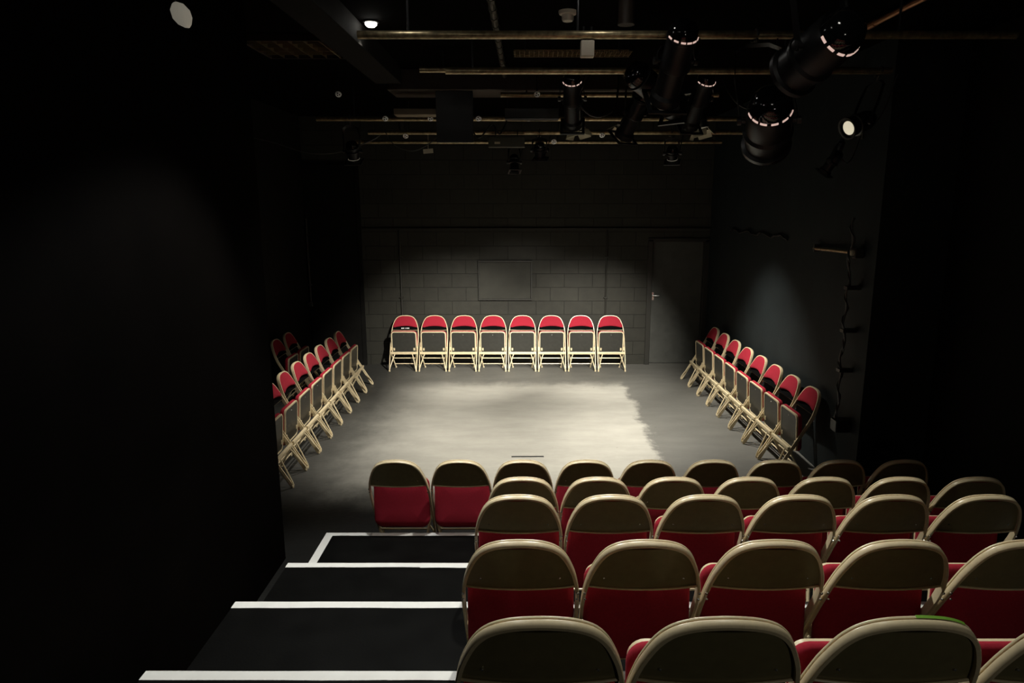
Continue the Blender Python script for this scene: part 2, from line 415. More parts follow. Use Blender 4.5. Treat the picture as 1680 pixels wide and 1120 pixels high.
def make_chair():
    root = empty('folding_chair')
    # bent back frame: the inverted U over the sitter's shoulders
    f = MB(); sweep_xz(f, arch(.006)); f.build('back_frame', M['cream'], root, ang=50)
    for s in (-1, 1):
        f = MB(); sweep_xz(f, [(s*x, z) for x, z in ((.212, .30), (.2115, .22), (.2095, .14), (.207, .07), (.2045, .014))])
        lg = f.build('leg', M['cream'], root, ang=50)
        f = MB(); f.lathe((s*.2045, ys(.008), 0), (0, 0, 1), [(0, .011), (.004, .0135), (.012, .0135), (.022, .012), (.026, .008)], 12)
        f.build('foot_cap', M['cream'], lg)
    for s in (-1, 1):
        a = Vector((s*.194, -.135, .255)); b = Vector((s*.150, -.275, .006))
        f = MB(); f.tube([a, a.lerp(b, .5), b], .0095, 10); lg = f.build('leg', M['cream'], root)
        f = MB(); f.lathe((b.x, b.y, 0), (0, 0, 1), [(0, .011), (.006, .0135), (.016, .0125), (.02, .009)], 12)
        f.build('foot_cap', M['cream'], lg)
    for s in (-1, 1):
        f = MB(); f.tube([(s*.2035, .004, .02), (s*.198, -.006, .05), (s*.150, -.098, .21), (s*.132, -.124, .25)], .0075, 8)
        f.build('brace', M['cream'], root)
    # doubled front rail
    f = MB()
    pr = [(-.012, -.018), (.010, -.018), (.012, -.015), (.012, -.003), (.006, -.001), (.006, .002), (.012, .004), (.012, .015), (.010, .018), (-.012, .018)]
    f.loft([[(x, -.128+a, .262+b) for a, b in pr] for x in (-.208, .208)]); f.build('front_rail', M['cream'], root)
    for z, t in ((.068, .734), (.172, .317)):
        x = .194-.044*t; y = -.135-.14*t
        f = MB(); f.tube([(-x, y, z), (x, y, z)], .0075, 8); f.build('stretcher', M['cream'], root)
    # back panel (pressed sheet, bowed) with rolled lower edge
    f = MB(); ZB = .588; nx = 14; rows = 9
    rf, rb = [], []
    for j in range(rows):
        z = ZB+(ZT-.020-ZB)*j/(rows-1); w = max(.05, wz(ZT-z)-.0125)
        for lst, off in ((rf, .0015), (rb, -.0005)):
            lst.append([Vector((w*(2*i/nx-1), ys(z), z))+bn(z)*(off+bow(w*(2*i/nx-1))) for i in range(nx+1)])
    for lst in (rf, rb): f.loft(lst, closed=False, caps=False)
    bp = f.build('back_panel', M['bronze'], root, ang=60)
    f = MB(); w = wz(ZT-ZB)-.013
    f.tube([Vector((w*(2*i/nx-1), ys(ZB), ZB))+bn(ZB)*(bow(w*(2*i/nx-1))-.0048) for i in range(nx+1)], .0042, 8)
    o = f.build('rolled_edge', M['cream'], bp)
    for s in (-1, 1):
        p = Vector((s*.142, ys(.635), .635))+bn(.635)*(bow(.142)-.002)
        f = MB(); f.lathe(p, -bn(.635), [(0, .0042), (.002, .004), (.0035, .002)], 8); f.build('screw', M['steel'], bp)
    # back cushion
    a = [(x*.985, z) for x, z in arch(.0035, .5, 2) if z > .615]
    n = 14; xe = abs(a[0][0])
    low = [(-xe+2*xe*i/n, .612+.032*(1-((-1+2*i/n)**2))) for i in range(1, n)]
    loop = a+low
    c = (0, .70); f = MB(); rings = []
    for sc, hgt in ((.995, .001), (1, .006), (.985, .0125), (.95, .0175), (.86, .021), (.6, .0235), (.3, .0245), (.02, .025)):
        rg = []
        for x, z in loop:
            X = c[0]+(x-c[0])*sc; Z = c[1]+(z-c[1])*sc
            rg.append(Vector((X, ys(Z), Z))+bn(Z)*(.004+bow(X)*.8+hgt))
        rings.append(rg)
    f.loft(rings); f.build('back_cushion', M['red'], root, ang=70)
    f = MB(); w = wz(ZT-.6)-.0145; rg = []  # near-black strip over the lower front of the back panel
    for off in (.0025, .004):
        lst = []
        for z in (.589, .652):
            q = [Vector((w*(2*i/12-1), ys(z), z))+bn(z)*(off+bow(w*(2*i/12-1))) for i in range(13)]
            lst += q if z < .6 else q[::-1]
        rg.append(lst)
    f.loft(rg); o = f.build('lower_back_strip', M['black_strip'], root); o['label'] = 'black strip below the cushion'
    # tipped-up seat
    b0 = Vector((0, -.204, .222)); t0 = Vector((0, -.182, .588)); up = (t0-b0); Ls = up.length; up.normalize()
    nrm = Vector((0, 1, 0)); nrm = (nrm-up*nrm.dot(up)).normalized()     # underside faces the stage
    def outline(hw, inset=0, rt=.048, rbm=.055, k=6):
        P = []
        def cor(cx, cw, r, a0):
            for i in range(k+1):
                a = a0+PI/2*i/k; P.append((cx+r*math.cos(a), cw+r*math.sin(a)))
        r1 = max(.004, rt-inset); r2 = max(.004, rbm-inset)
        W = hw-inset; hi = Ls-inset; lo = inset
        cor(W-r1, hi-r1, r1, 0); cor(-W+r1, hi-r1, r1, PI/2); cor(-W+r2, lo+r2, r2, PI); cor(W-r2, lo+r2, r2, 1.5*PI)
        return P
    def sp(x, w, h): return b0+Vector((x, 0, 0))+up*w+nrm*h
    HW = .196
    f = MB(); cl = []
    rr = [(0, -.018), (0, -.002), (.003, .0), (.014, .0), (.0165, -.002), (.0165, -.012)]
    vr = []
    for ins, h in rr: vr.append([sp(x, w, h) for x, w in outline(HW, ins)])
    f.loft(vr, caps=False); f.build('seat_rim', M['cream'], root, ang=50)
    f = MB(); f.loft([[sp(x, w, -.009) for x, w in outline(HW, .0155)], [sp(x, w, -.0045) for x, w in outline(HW, .0165)]])
    pan = f.build('seat_pan', M['pan'], root)
    f = MB(); f.lathe(sp(0, Ls-.055, -.0045), nrm, [(0, .005), (.003, .0045), (.004, .002)], 8); f.build('screw', M['steel'], pan)
    for s in (-1, 1):
        f = MB(); f.obox(sp(s*.155, .085, -.003), (1, 0, 0), up, nrm, .012, .02, .002); f.build('pan_plate', M['cream'], pan)
    f = MB(); vr = []
    for ins, h in ((.002, -.013), (-.006, -.024), (-.007, -.040), (.001, -.052), (.018, -.060), (.05, -.066), (.11, -.069), (.17, -.070)):
        vr.append([sp(x, w, h) for x, w in outline(HW, ins, .05, .06)])
    f.loft(vr); f.build('seat_cushion', M['red'], root, ang=70)
    for s in (-1, 1):
        f = MB(); f.obox((s*.2005, -.198, .318), (1, 0, 0), (0, 1, 0), (0, 0, 1), .0042, .020, .024)
        f.lathe((s*.197, -.194, .322), (s, 0, 0), [(0, .007), (.011, .007)], 10)
        f.build('hinge', M['cream'], root)
        p = Vector((s*.209, ys(.565), .565))-bn(.565)*.017
        f = MB(); f.lathe(p, -bn(.565), [(0, .006), (.003, .006), (.006, .0035)], 10)
        f.lathe(p+Vector((-s*.002, 0, -.024)), -bn(.565), [(0, .005), (.003, .005), (.005, .003)], 10)
        f.build('bolt', M['steel'], root)
    return root

proto = make_chair(); used = [False]
def chair(x, y, z, rz, label, group):
    if not used[0]: used[0] = True; o = proto
    else: o = copy_tree(proto)
    o.location = (x, y, z); o.rotation_euler = (0, 0, rz)
    tag(o, label, 'chair', group); return o
def J(a): return random.uniform(-a, a)
ORD = ['leftmost', 'second from the left', 'third from the left', 'fourth from the left', 'fifth from the left', 'sixth from the left', 'seventh from the left', 'eighth from the left', 'rightmost']

# row along the back wall (facing the camera)
G = 'red folding chairs along the block wall'
bl = ['leftmost tipped-up red chair at the block wall, with small white lettering under its cushion',
      'red chair at the block wall, second from the left, next to the lettered one',
      'red chair at the block wall, third from the left',
      'red chair at the block wall below the left side of the hatch, fourth from left',
      'red chair at the block wall under the right edge of the hatch, fifth from left',
      'red chair at the block wall, third from the right',
      'red chair at the block wall, second from the right, left of the conduit',
      'rightmost tipped-up red chair at the block wall, nearest the door']
for i in range(8):
    o = chair(-1.898+.4577*i, 10.262, 0, PI+J(.006), bl[i], G)
    if i == 0: lettered = o

# right wall row (facing left)
G = 'red folding chairs along the right wall'
num = ['farthest', 'second farthest', 'third farthest', 'fourth farthest', 'fourth nearest', 'third nearest', 'second nearest', 'nearest']
for i in range(8):
    extra = {0: ', beside the door', 7: ', its whole side frame in view'}.get(i, '')
    chair(2.6988-.432+.0111*i, 9.5924-.458*i, 0, PI/2+.024+J(.006), f'{num[i]} red folding chair in the right wall row{extra}', G)
# left row (facing right)
G = 'red folding chairs in the left row'
for i in range(8):
    extra = {0: ', next to the block wall', 7: ', cut off by the dark aisle wall'}.get(i, '')
    chair(-2.6194+.432+.0083*i, 9.2993-.4578*i, 0, -PI/2+.018+J(.006), f'{num[i]} red folding chair in the lit left row{extra}', G)
# shadowed second row behind it
G = 'red folding chairs in the shadowed row at far left'
for i, w in enumerate(('farther', 'nearer')):
    chair(-3.29+.445, 9.21-.458*i, 0, -PI/2+.02, f'{w} of the two dim red chairs in shadow behind the left row', G)

# audience rows (backs to the camera): top-of-back y, height, first x, step, count
rows = [(4.495, 0., -.907, .4407, 9, 'farthest audience row, on the stage floor'),
        (3.711, .2, -.022, .4365, 7, 'second farthest audience row'),
        (3.019, .4, -.039, .4430, 6, 'middle audience row'),
        (2.194, .6, -.0225, .4440, 5, 'second nearest audience row'),
        (1.435, .8, .033, .4370, 4, 'nearest audience row')]
rx = {(0, 0): 'leftmost red chair seen from behind in the farthest audience row, at the taped step',
      (0, 1): 'second chair from the left in the farthest audience row, red seat fully in view',
      (1, 0): 'leftmost chair seen from behind in the second farthest audience row, mostly behind the next row',
      (2, 0): 'leftmost chair of the middle audience row, at the end of the lowest taped step edge',
      (3, 0): 'leftmost chair of the second nearest audience row, beside the third taped step',
      (4, 0): 'leftmost of the large nearest chairs, back to the camera beside the aisle',
      (4, 1): 'middle one of the three large nearest chair backs, at the bottom of the picture',
      (4, 2): 'large nearest chair with a green tape mark on its top rim',
      (4, 3): 'chair just peeking in at the bottom right corner of the picture',
      (0, 8): 'rightmost dim chair of the farthest audience row, fading into the dark'}
for r, (yt, z, x0, st, n, nm) in enumerate(rows):
    for i in range(n):
        lab = rx.get((r, i))
        if not lab:
            o_ = ORD[i] if i < n-1 else 'rightmost'
            lab = f'olive-backed chair {o_} in the {nm}'
        o = chair(x0+st*i, yt+.428, z, J(.004), lab, f'audience chairs, {nm}')
        if r == 4 and i == 2:
            f = MB(); path = [p for p in arch(.006) if -.012 < p[0] < .128 and p[1] > .74]
            pr = [(.0066, .0072), (.0066, .0150), (-.004, .0152), (-.004, .0148), (.0048, .0146), (.0052, .0074)]
            sweep_xz(f, path, pr)
            q = f.build('tape_mark', M['green_tape'], o); q['label'] = 'bright green tape on the top rim'

f = MB()
for x0, x1 in ((-.062, -.044), (-.040, -.020), (-.004, .004), (.016, .036), (.040, .062)):
    zc = .613; xx = (x0+x1)/2
    p = Vector((-xx, ys(zc), zc))+bn(zc)*(bow(xx)+.010)
    f.obox(p, (1, 0, 0), (0, sl(zc), 1), bn(zc), (x1-x0)/2, .0075, .0008)
q = f.build('lettering', M['lettering'], lettered, False); q['label'] = 'worn white lettering'

# gaffer strip on the stage floor
f = MB(); f.obox((.01, 6.67, .001), (1, .012, 0), (-.012, 1, 0), (0, 0, 1), .165, .016, .0009)
tag(f.build('floor_mark', M['gaffer'], smooth=False), 'short black tape strip on the bright stage floor', 'tape')

# ------------------------------------------------------------------ fittings on the right wall
t = tag(empty('wall_bracket', (XR, 5.86, 2.13)), 'dark metal arm with a knob fixed along the right wall', 'bracket')
f = MB(); f.tube([(-.045, -.03, .0), (-.045, .86, -.02)], .016, 10); f.build('arm', M['bar'], t)
f = MB(); f.box((-.075, -.06, -.045), (-.001, .02, .045), .01); f.build('clamp', M['conduit'], t)
f = MB(); f.lathe((-.075, -.02, 0), (-1, 0, 0), [(0, .022), (.02, .026), (.03, .02)], 14); f.build('knob', M['tan'], t)
f = MB(); f.box((-.06, .82, -.05), (-.001, .85, .02), .004); f.build('wall_plate', M['conduit'], t)
f = MB(); pts = []
zs = [2.42-.04*i for i in range(46)]
for i, z in enumerate(zs):
    pts.append((XR-.1-.012*math.sin(i*.9), 5.85-.012*math.sin(i*.55)-.03*(2.42-z)/1.8, z))
t = tag(empty('hanging_cable', (XR, 5.95, .6)), 'twisted dark cable hanging down the right wall from the metal arm', 'cable')
t.location = (0, 0, 0)
f.tube(pts, .009, 7); f.build('cable', M['grey_cable'], t)
f = MB(); f.tube([(x+.016*math.cos(i*1.3), y+.016*math.sin(i*1.3), z) for i, (x, y, z) in enumerate(pts)], .006, 6); f.build('cable', M['rubber'], t)
for z in (1.82, 1.45, 1.1):
    f = MB(); f.box((XR-.12, 5.80, z), (XR-.001, 5.87, z+.03), .005); f.build('cable_clip', M['conduit'], t)
f = MB(); f.box((XR-.13, 5.75, .57), (XR-.001, 5.87, .68), .012); f.build('plug_box', M['satin_black'], t)
f = MB(); f.tube([(XR-.02, 9.6-.1*i, 2.17+.02*math.sin(i*1.1)+.008*math.sin(i*2.7)) for i in range(22)], .011, 6)
tag(f.build('wall_cable', M['rubber']), 'wavy black cable run along the right wall above the chairs', 'cable')

# ------------------------------------------------------------------ ceiling rig
def bar(y, z, x0, x1, label, drops=(-1.6, .2, 2.0), r=.024):
    t = tag(empty('lighting_bar', (0, y, z)), label, 'bar', 'lighting bars under the ceiling')
    f = MB(); f.tube([(x0, 0, 0), (x1, 0, 0)], r, 12); f.build('pipe', M['bar'], t)
    for dx in drops:
        if not x0 < dx < x1: continue
        f = MB(); f.tube([(dx, 0, r*.8), (dx, 0, CZ-z)], .008, 8); f.build('drop_rod', M['satin_black'], t)
    return t
bar(3.05, 3.62, -1.2, 2.9, 'lighting bar nearest the camera, above the top edge of the picture', (-.6, 2.4))
bar(4.36, 3.52, -1.0, 2.9, 'lighting bar carrying the large round-capped lantern', (-.7, .3, 2.2))
bar(5.40, 3.50, -.6, 2.7, 'middle lighting bar just behind the large glossy lantern', (-.4, 1.9))
bar(6.14, 3.64, -.9, 2.8, 'golden lighting bar crossing behind the two slim glowing lanterns', (-.7, .7, 2.1))
bar(6.98, 3.56, -.25, 1.85, 'short pale lighting bar beneath the brown duct', (0, 1.1))
bar(7.53, 3.40, -2.2, 2.4, 'lighting bar with a line of white discs', (-1.8, -.2, 1.7))
bar(7.92, 3.30, -1.75, 2.4, 'lower lighting bar just behind the disc-hung bar', (-1.4, 1.4))
bar(9.17, 3.30, -2.2, 2.5, 'lighting bar farthest from the camera, near the block wall', (-1.5, .4, 1.9))

f = MB(); f.tube([(-.21, 3.4, 3.72), (-.21, 6.9, 3.72)], .022, 10)
for k in range(16): f.tube([(-.21, 3.5+.21*k, 3.72), (-.21, 3.55+.21*k, 3.72)], .027, 8)
tag(f.build('ceiling_conduit', M['olive']), 'ribbed conduit running away from the camera along the ceiling', 'conduit')
t = tag(empty('copper_pipe', (2.385, 3.2, 3.75)), 'coppery pipe running along the ceiling at upper right', 'pipe')
f = MB(); f.tube([(0, 0, 0), (0, 1.93, 0)], .019, 10); f.build('pipe', M['copper'], t)
f = MB(); f.tube([(0, 1.85, 0), (0, 1.95, 0)], .024, 10); f.build('coupling', M['copper'], t)
f = MB(); f.box((-.02, .5, -.024), (.02, .53, .05), .003); f.build('pipe_hanger', M['satin_black'], t)
f = MB(); f.box((-1.34, 6.95, 3.60), (1.05, 7.45, 3.795), .01)
tag(f.build('ceiling_duct', M['duct'], smooth=False), 'dark brown boxed duct across the ceiling behind the lanterns', 'duct')
f = MB(); f.box((-1.42, 3.0, 3.64), (-1.18, 6.85, 3.80), .006)
tag(f.build('ceiling_beam', M['black_wall'], smooth=False), 'dark downstand beam beside the bright ceiling lamp', 'beam')
f = MB(); f.box((-.88, 7.0, 3.12), (-.52, 7.03, 3.62), .004)
for s in (-.86, -.54): f.tube([(s, 7.015, 3.6), (s, 7.015, CZ)], .006, 6)
tag(f.build('black_board', M['satin_black'], smooth=False), 'black rectangular panel hanging from the ceiling left of centre', 'panel')

# unlit louvre light
t = tag(empty('louvre_light', (-1.83, 5.93, 3.8)), 'unlit square louvre light fitting in the ceiling at upper left', 'light')
f = MB(); W, D = .36, .34
for lo, hi in (((-W, -D, -.05), (W, -D+.014, 0)), ((-W, D-.014, -.05), (W, D, 0)), ((-W, -D, -.05), (-W+.014, D, 0)), ((W-.014, -D, -.05), (W, D, 0))): f.box(lo, hi)
f.build('frame', M['offwhite'] if False else M['duct'], t, False)
f = MB()
for k in range(1, 6):
    x = -W+2*W*k/6; f.box((x-.004, -D+.014, -.046), (x+.004, D-.014, -.012))
for k in range(1, 5):
    y = -D+2*D*k/5; f.box((-W+.014, y-.004, -.044), (W-.014, y+.004, -.014))
f.build('louvre', M['louvre'], t, False)
f = MB(); f.box((-W+.015, -D+.015, -.010), (W-.015, D-.015, -.002)); f.build('reflector', M['satin_black'], t, False)

# wire cable tray
t = tag(empty('cable_tray', (.35, 5.62, 3.66)), 'wire mesh cable tray under the ceiling, catching light', 'tray')
f = MB()
for k in range(25): f.tube([(-.44+.0367*k, -.10, 0), (-.44+.0367*k, .10, 0), (-.44+.0367*k, .10, .05)], .0022, 5)
for y, z in ((-.10, 0), (-.05, 0), (0, 0), (.05, 0), (.1, 0), (.1, .05)): f.tube([(-.45, y, z), (.45, y, z)], .0026, 5)
f.build('mesh', M['bar'], t)
for x in (-.36, .36):
    f = MB(); f.tube([(x, .0, 0), (x, .0, .139)], .005, 6); f.build('drop_rod', M['satin_black'], t)

# smoke detector and ceiling can
t = tag(empty('smoke_detector', (.275, 4.95, 3.8)), 'round off-white smoke detector on the dark ceiling', 'detector')
f = MB(); f.lathe((0, 0, 0), (0, 0, -1), [(0, .062), (.012, .062), (.022, .056), (.024, .048)], 28); f.build('base', M['offwhite'], t)
f = MB(); f.lathe((0, 0, -.024), (0, 0, -1), [(0, .040), (.028, .040), (.04, .034), (.044, .02)], 24); f.build('sensor_head', M['offwhite'], t)
t = tag(empty('ceiling_can', (.62, 4.6, 3.8)), 'dark brown cylinder fitting on the ceiling right of the smoke detector', 'fitting')
f = MB(); f.lathe((0, 0, 0), (0, 0, -1), [(0, .05), (.155, .05)], 24); f.build('can', M['duct'], t)
f = MB(); f.lathe((0, 0, -.155), (0, 0, -1), [(0, .053), (.014, .053), (.015, .044)], 24); f.build('trim_ring', M['duct'], t)

# downlights
def downlight(x, y, label, power, colr=(1, .93, .80), spot=150, lensr=.036, group=None, tilt=(0, 0), rad=.05, blend=.9, lm='lamp'):
    t = tag(empty('downlight', (x, y, CZ)), label, 'light', group)
    f = MB(); f.lathe((0, 0, 0), (0, 0, -1), [(0, .058), (.008, .058), (.012, .050), (.012, lensr+.002), (.004, lensr)], 28); f.build('bezel', M['satin_black'], t)
    f = MB(); f.lathe((0, 0, -.009), (0, 0, -1), [(0, lensr), (.016, lensr*.95), (.028, lensr*.6)], 20); f.build('lamp', M[lm], t)
    l = bpy.data.lights.new('downlight_lamp', 'SPOT'); l.energy = power; l.color = colr
    l.spot_size = math.radians(spot); l.spot_blend = blend; l.shadow_soft_size = rad
    lo = bpy.data.objects.new('downlight_lamp', l); COL.objects.link(lo); lo.parent = t
    lo.location = (0, 0, -.03-rad); lo.rotation_euler = (tilt[0], tilt[1], 0)
    return t
downlight(-1.1, 5.22, 'small bright ceiling lamp at upper left of the stage', 40, spot=80, blend=.5, lensr=.042)
HG = 'house lamps above the audience, out of the picture'
downlight(-.75, 4.15, 'house lamp above the taped aisle', 205, (1., 1., .96), 86, group=HG, tilt=(-.40, 0), blend=.35, lensr=.05, lm='lamp_hot')
downlight(.45, 4.15, 'house lamp above the middle of the audience chairs', 235, (1., .985, .88), 84, group=HG, tilt=(-.40, 0), blend=.35, lensr=.05, lm='lamp_hot')
downlight(-.62, 3.0, 'smaller house lamp aimed down the taped aisle', 60, (1., .98, .92), 58, group=HG, blend=.5, tilt=(.22, -.03))
downlight(.95, 2.3, 'dim wide house lamp above the nearest chairs', 14, (1., .98, .9), 76, group=HG, blend=.7, lensr=.09, lm='lamp', tilt=(-.28, 0))
downlight(-.55, 2.3, 'dim wide house lamp above the top steps', 10, (1., .98, .9), 70, group=HG, blend=.7, lensr=.09, lm='lamp', tilt=(-.28, 0))
t = tag(empty('fill_lamp', (1.5, -1.5, 1.0)), 'dim added fill lamp on a stand behind the audience, out of the picture', 'light')  # unseen lamp added to brighten the chair backs from behind
f = MB(); f.lathe((0, 0, 0), (0, 0, 1), [(0, .13), (.02, .13), (.03, .015), (1.2, .012)], 16); f.build('stand', M['satin_black'], t)
f = MB(); f.lathe((0, -.06, 1.24), (0, 1, -.12), [(0, .03), (.03, .06), (.14, .08)], 16); f.build('shade', M['satin_black'], t)
f = MB(); f.lathe((0, .075, 1.223), (0, 1, -.12), [(0, .05), (.012, .04), (.02, .01)], 16); f.build('lamp', M['lamp'], t)
l = bpy.data.lights.new('fill_lamp_light', 'SPOT'); l.energy = 13; l.color = (1, .95, .82); l.spot_size = math.radians(100); l.spot_blend = 1; l.shadow_soft_size = .06
lo = bpy.data.objects.new('fill_lamp_light', l); COL.objects.link(lo); lo.parent = t; lo.location = (0, .17, 1.21)
lo.rotation_euler = Vector((-.35, 3.2, -.75)).to_track_quat('-Z', 'Y').to_euler()

# ------------------------------------------------------------------ lanterns
def lantern(rear, front, label, barp, s=1., barn=False, lens='dark_lens', vents=True, name='stage_lantern', fresnel=False, vent_mat='vent_glow'):
    rear, front = Vector(rear), Vector(front); d = (front-rear).normalized(); Ln = (front-rear).length
    piv = rear.lerp(front, .45)
    t = tag(empty(name, piv), label, 'lantern', 'stage lanterns hanging in the rig')
    R = .078*s; a = rear-piv
    sx = d.cross(Vector((0, 0, 1)))
    sx = sx.normalized() if sx.length > .05 else Vector((1, 0, 0))
    sy = sx.cross(d).normalized()
    if sy.z < 0: sx, sy = -sx, -sy
    f = MB(); f.lathe(a, d, [(-.02*s, .012*s), (-.018*s, .035*s), (-.006*s, .058*s), (.016*s, .072*s), (.045*s, R)], 28)
    f.build('lamp_cap', M['gloss_black'], t)
    f = MB()
    prof = [(.055*s, R), (.058*s, R*1.06), (.07*s, R*1.06), (.075*s, R*.98), (Ln*.42, R*.98), (Ln*.46, R*1.12), (Ln*.52, R*1.12), (Ln*.55, R*.9), (Ln*.86, R*.9), (Ln*.9, R*1.1), (Ln, R*1.1), (Ln, R*.95), (Ln-.03, R*.93)]
    if fresnel: prof = [(.055*s, R), (.07*s, R*1.08), (Ln*.6, R*1.08), (Ln*.64, R*1.2), (Ln*.68, R*1.2), (Ln*.7, R*1.05), (Ln*.92, R*1.05), (Ln*.94, R*1.22), (Ln, R*1.22), (Ln, R*1.1), (Ln-.02, R*1.08)]
    f.lathe(a, d, prof, 28); f.build('housing', M['satin_black'], t)
    if vents:
        for k in range(6):                              # lamp leaking through the rear vent slots, on the under side
            an = -PI/2+(k-2.5)*.46+.05*math.sin(k*5+s*9)
            f = MB(); pr = []
            for dd, rr in ((.046*s, R*1.0), (.054*s, R*1.005)):
                pr.append([a+d*dd+(sx*math.cos(an+j*.065)+sy*math.sin(an+j*.065))*rr for j in (-2.4, -1.2, 0, 1.2, 2.4)])
            pr2 = [[p-d*0+(p-a-d*(p-a).dot(d)).normalized()*.004 for p in r] for r in pr]
            f.loft([pr[0]+pr2[0][::-1], pr[1]+pr2[1][::-1]]); f.build('vent_slot', M[vent_mat], t)
    f = MB(); f.lathe(a+d*(Ln-.028), d, [(0, R*.94), (.006, R*.9), (.012, R*.5), (.014, .002)], 24); f.build('lens', M[lens], t)
    # colour frame
    c = a+d*(Ln+.008); q = R*1.22
    if not fresnel:
        f = MB()
        for u, v in ((sx, sy), (-sx, sy), (sy, sx), (-sy, sx)): f.obox(c+u*q, u, v, d, R*.16, q*1.12, .006)
        f.build('colour_frame', M['satin_black'], t)
    if barn:
        for u, v in ((sx, sy), (-sx, sy), (sy, sx), (-sy, sx)):
            w = (d*.86+u*.52).normalized(); nn = w.cross(v)
            f = MB(); f.obox(c+u*q*1.02+w*R*.72+d*.006, v, w, nn, q*.92, R*.68, .0015)
            f.build('barn_door', M['barn'], t)
    # yoke up to the bar
    bp = Vector(barp)-piv
    upv = bp.normalized(); top = bp-upv*.075
    f = MB(); hw = R*1.32
    pts = [sx*hw, sx*hw+top*.55, sx*hw*.85+top*.92, sx*hw*.4+top, -sx*hw*.4+top, -sx*hw*.85+top*.92, -sx*hw+top*.55, -sx*hw]
    rings = []
    for i, p in enumerate(pts):
        tt = (pts[min(i+1, 7)]-pts[max(i-1, 0)]).normalized(); w = d-tt*d.dot(tt); w = w.normalized() if w.length > .1 else sy
        nn = tt.cross(w).normalized()
        rings.append([p+w*a_*.016+nn*b_*.0025 for a_, b_ in ((-1, -1), (1, -1), (1, 1), (-1, 1))])
    f.loft(rings); f.build('yoke', M['satin_black'], t, ang=60)
    for s_ in (1, -1):
        f = MB(); f.lathe(sx*s_*R*.9, sx*s_, [(0, .012), (R*.36, .012), (R*.37, .022), (R*.37+.022, .022), (R*.37+.026, .012)], 12); f.build('yoke_knob', M['satin_black'], t)
    f = MB(); f.tube([top, bp-upv*.03], .009, 8)
    f.tube([bp+Vector((0, .0325*math.cos(x), .0325*math.sin(x))) for x in [-.5*PI+2*PI*.8*i/12 for i in range(13)]], .008, 8)
    f.tube([bp+Vector((-.02, .036, -.03)), bp+Vector((.02, .036, -.03))], .011, 8)
    f.build('hook_clamp', M['clampm'], t)
    f = MB(); e = a+d*.02+sx*R*.5; g = bp+Vector((.12, 0, -.026))
    f.tube([e.lerp(g, k/12)+Vector((0, -.02, -.14*math.sin(PI*k/12))) for k in range(13)], .0055, 6); f.build('power_cable', M['rubber'], t)
    return t
M['barn'] = mat('barn_door_metal', (.34, .31, .24), .35, .4)
M['clampm'] = mat('clamp_metal', (.10, .10, .10), .35, .7)

def stage_spot(loc, aim, power, size=70, blend=1., col=(1, .955, .85), rad=.05):
    l = bpy.data.lights.new('lantern_beam', 'SPOT'); l.energy = power; l.color = col
    l.spot_size = math.radians(size); l.spot_blend = blend; l.shadow_soft_size = rad
    o = bpy.data.objects.new('lantern_beam', l); COL.objects.link(o); o.location = loc
    o.rotation_euler = (Vector(aim)-Vector(loc)).to_track_quat('-Z', 'Y').to_euler()
    return o

lantern((.90, 4.18, 3.53), (.86, 4.52, 3.17), 'large glossy lantern with a glowing ring of vents, top centre-right', (.90, 4.36, 3.52), 1.12)
lantern((.37, 5.92, 3.56), (.40, 6.26, 3.20), 'small slim lantern with a glowing ring, above the stage centre', (.37, 6.14, 3.64), .98, False, 'lens_hot')
lantern((1.475, 5.92, 3.56), (1.415, 6.26, 3.20), 'small slim lantern with a glowing ring, right of the large glossy one', (1.475, 6.14, 3.64), .98, False, 'lens_hot')
lantern((.95, 5.86, 3.42), (.82, 6.08, 3.09), 'tilted dark lantern between the two slim glowing ones', (.92, 6.14, 3.64), .95, False, 'lens_hot', False)
lantern((.72, 4.96, 3.42), (1.08, 5.22, 3.22), 'dark lantern angled to the right below the large glossy one', (.74, 5.40, 3.50), 1.2, False, 'lens', False)
lantern((1.31, 2.98, 3.255), (1.20, 3.30, 3.12), 'biggest lantern at upper right, seen close with a pale rim', (1.15, 3.05, 3.62), 1.25, False, 'dark_lens', True, fresnel=True, vent_mat='vent_glow')
lantern((1.32, 3.90, 3.10), (1.42, 4.24, 2.88), 'close lantern at right with glowing vents, below the biggest one', (1.36, 4.36, 3.52), 1.5, False, 'dark_lens', True, fresnel=True)
lantern((2.68, 5.60, 3.19), (2.46, 5.52, 3.10), 'lantern by the right wall with its lit lens turned to the left', (2.62, 5.40, 3.50), .9, False, 'lens', False, fresnel=True)
lantern((-.16, 8.98, 3.12), (-.15, 8.92, 2.93), 'little dark lantern pointing down at the far bar, left of centre', (-.16, 9.17, 3.30), .75, False, 'dark_lens', False)
lantern((.14, 7.84, 3.18), (.15, 7.89, 3.02), 'short round lantern hanging low under the disc bar', (.14, 7.92, 3.30), .8, False, 'dark_lens', False)
lantern((-1.85, 7.55, 3.16), (-1.85, 7.64, 2.98), 'dim small lantern at the left end of the disc bar', (-1.85, 7.53, 3.40), .85, False, 'lens', False)
lantern((1.60, 7.84, 3.14), (1.62, 7.91, 2.99), 'short dark lantern pointing down near the right wall row', (1.60, 7.92, 3.30), .8, False, 'lens', False)
for x, tx, lb in ((.46, .02, 'lantern with lit barn doors, left of three, below the slim centre lantern'), (1.0, -.10, 'lantern with lit barn doors, middle of three, tilted to the left'), (1.60, .03, 'lantern with lit barn doors, right of three')):
    lantern((x-tx*.3, 6.72, 3.41), (x+tx, 6.70, 3.22), lb, (x-tx*.3, 6.98, 3.56), .72, True, 'lens_hot', False, fresnel=True)
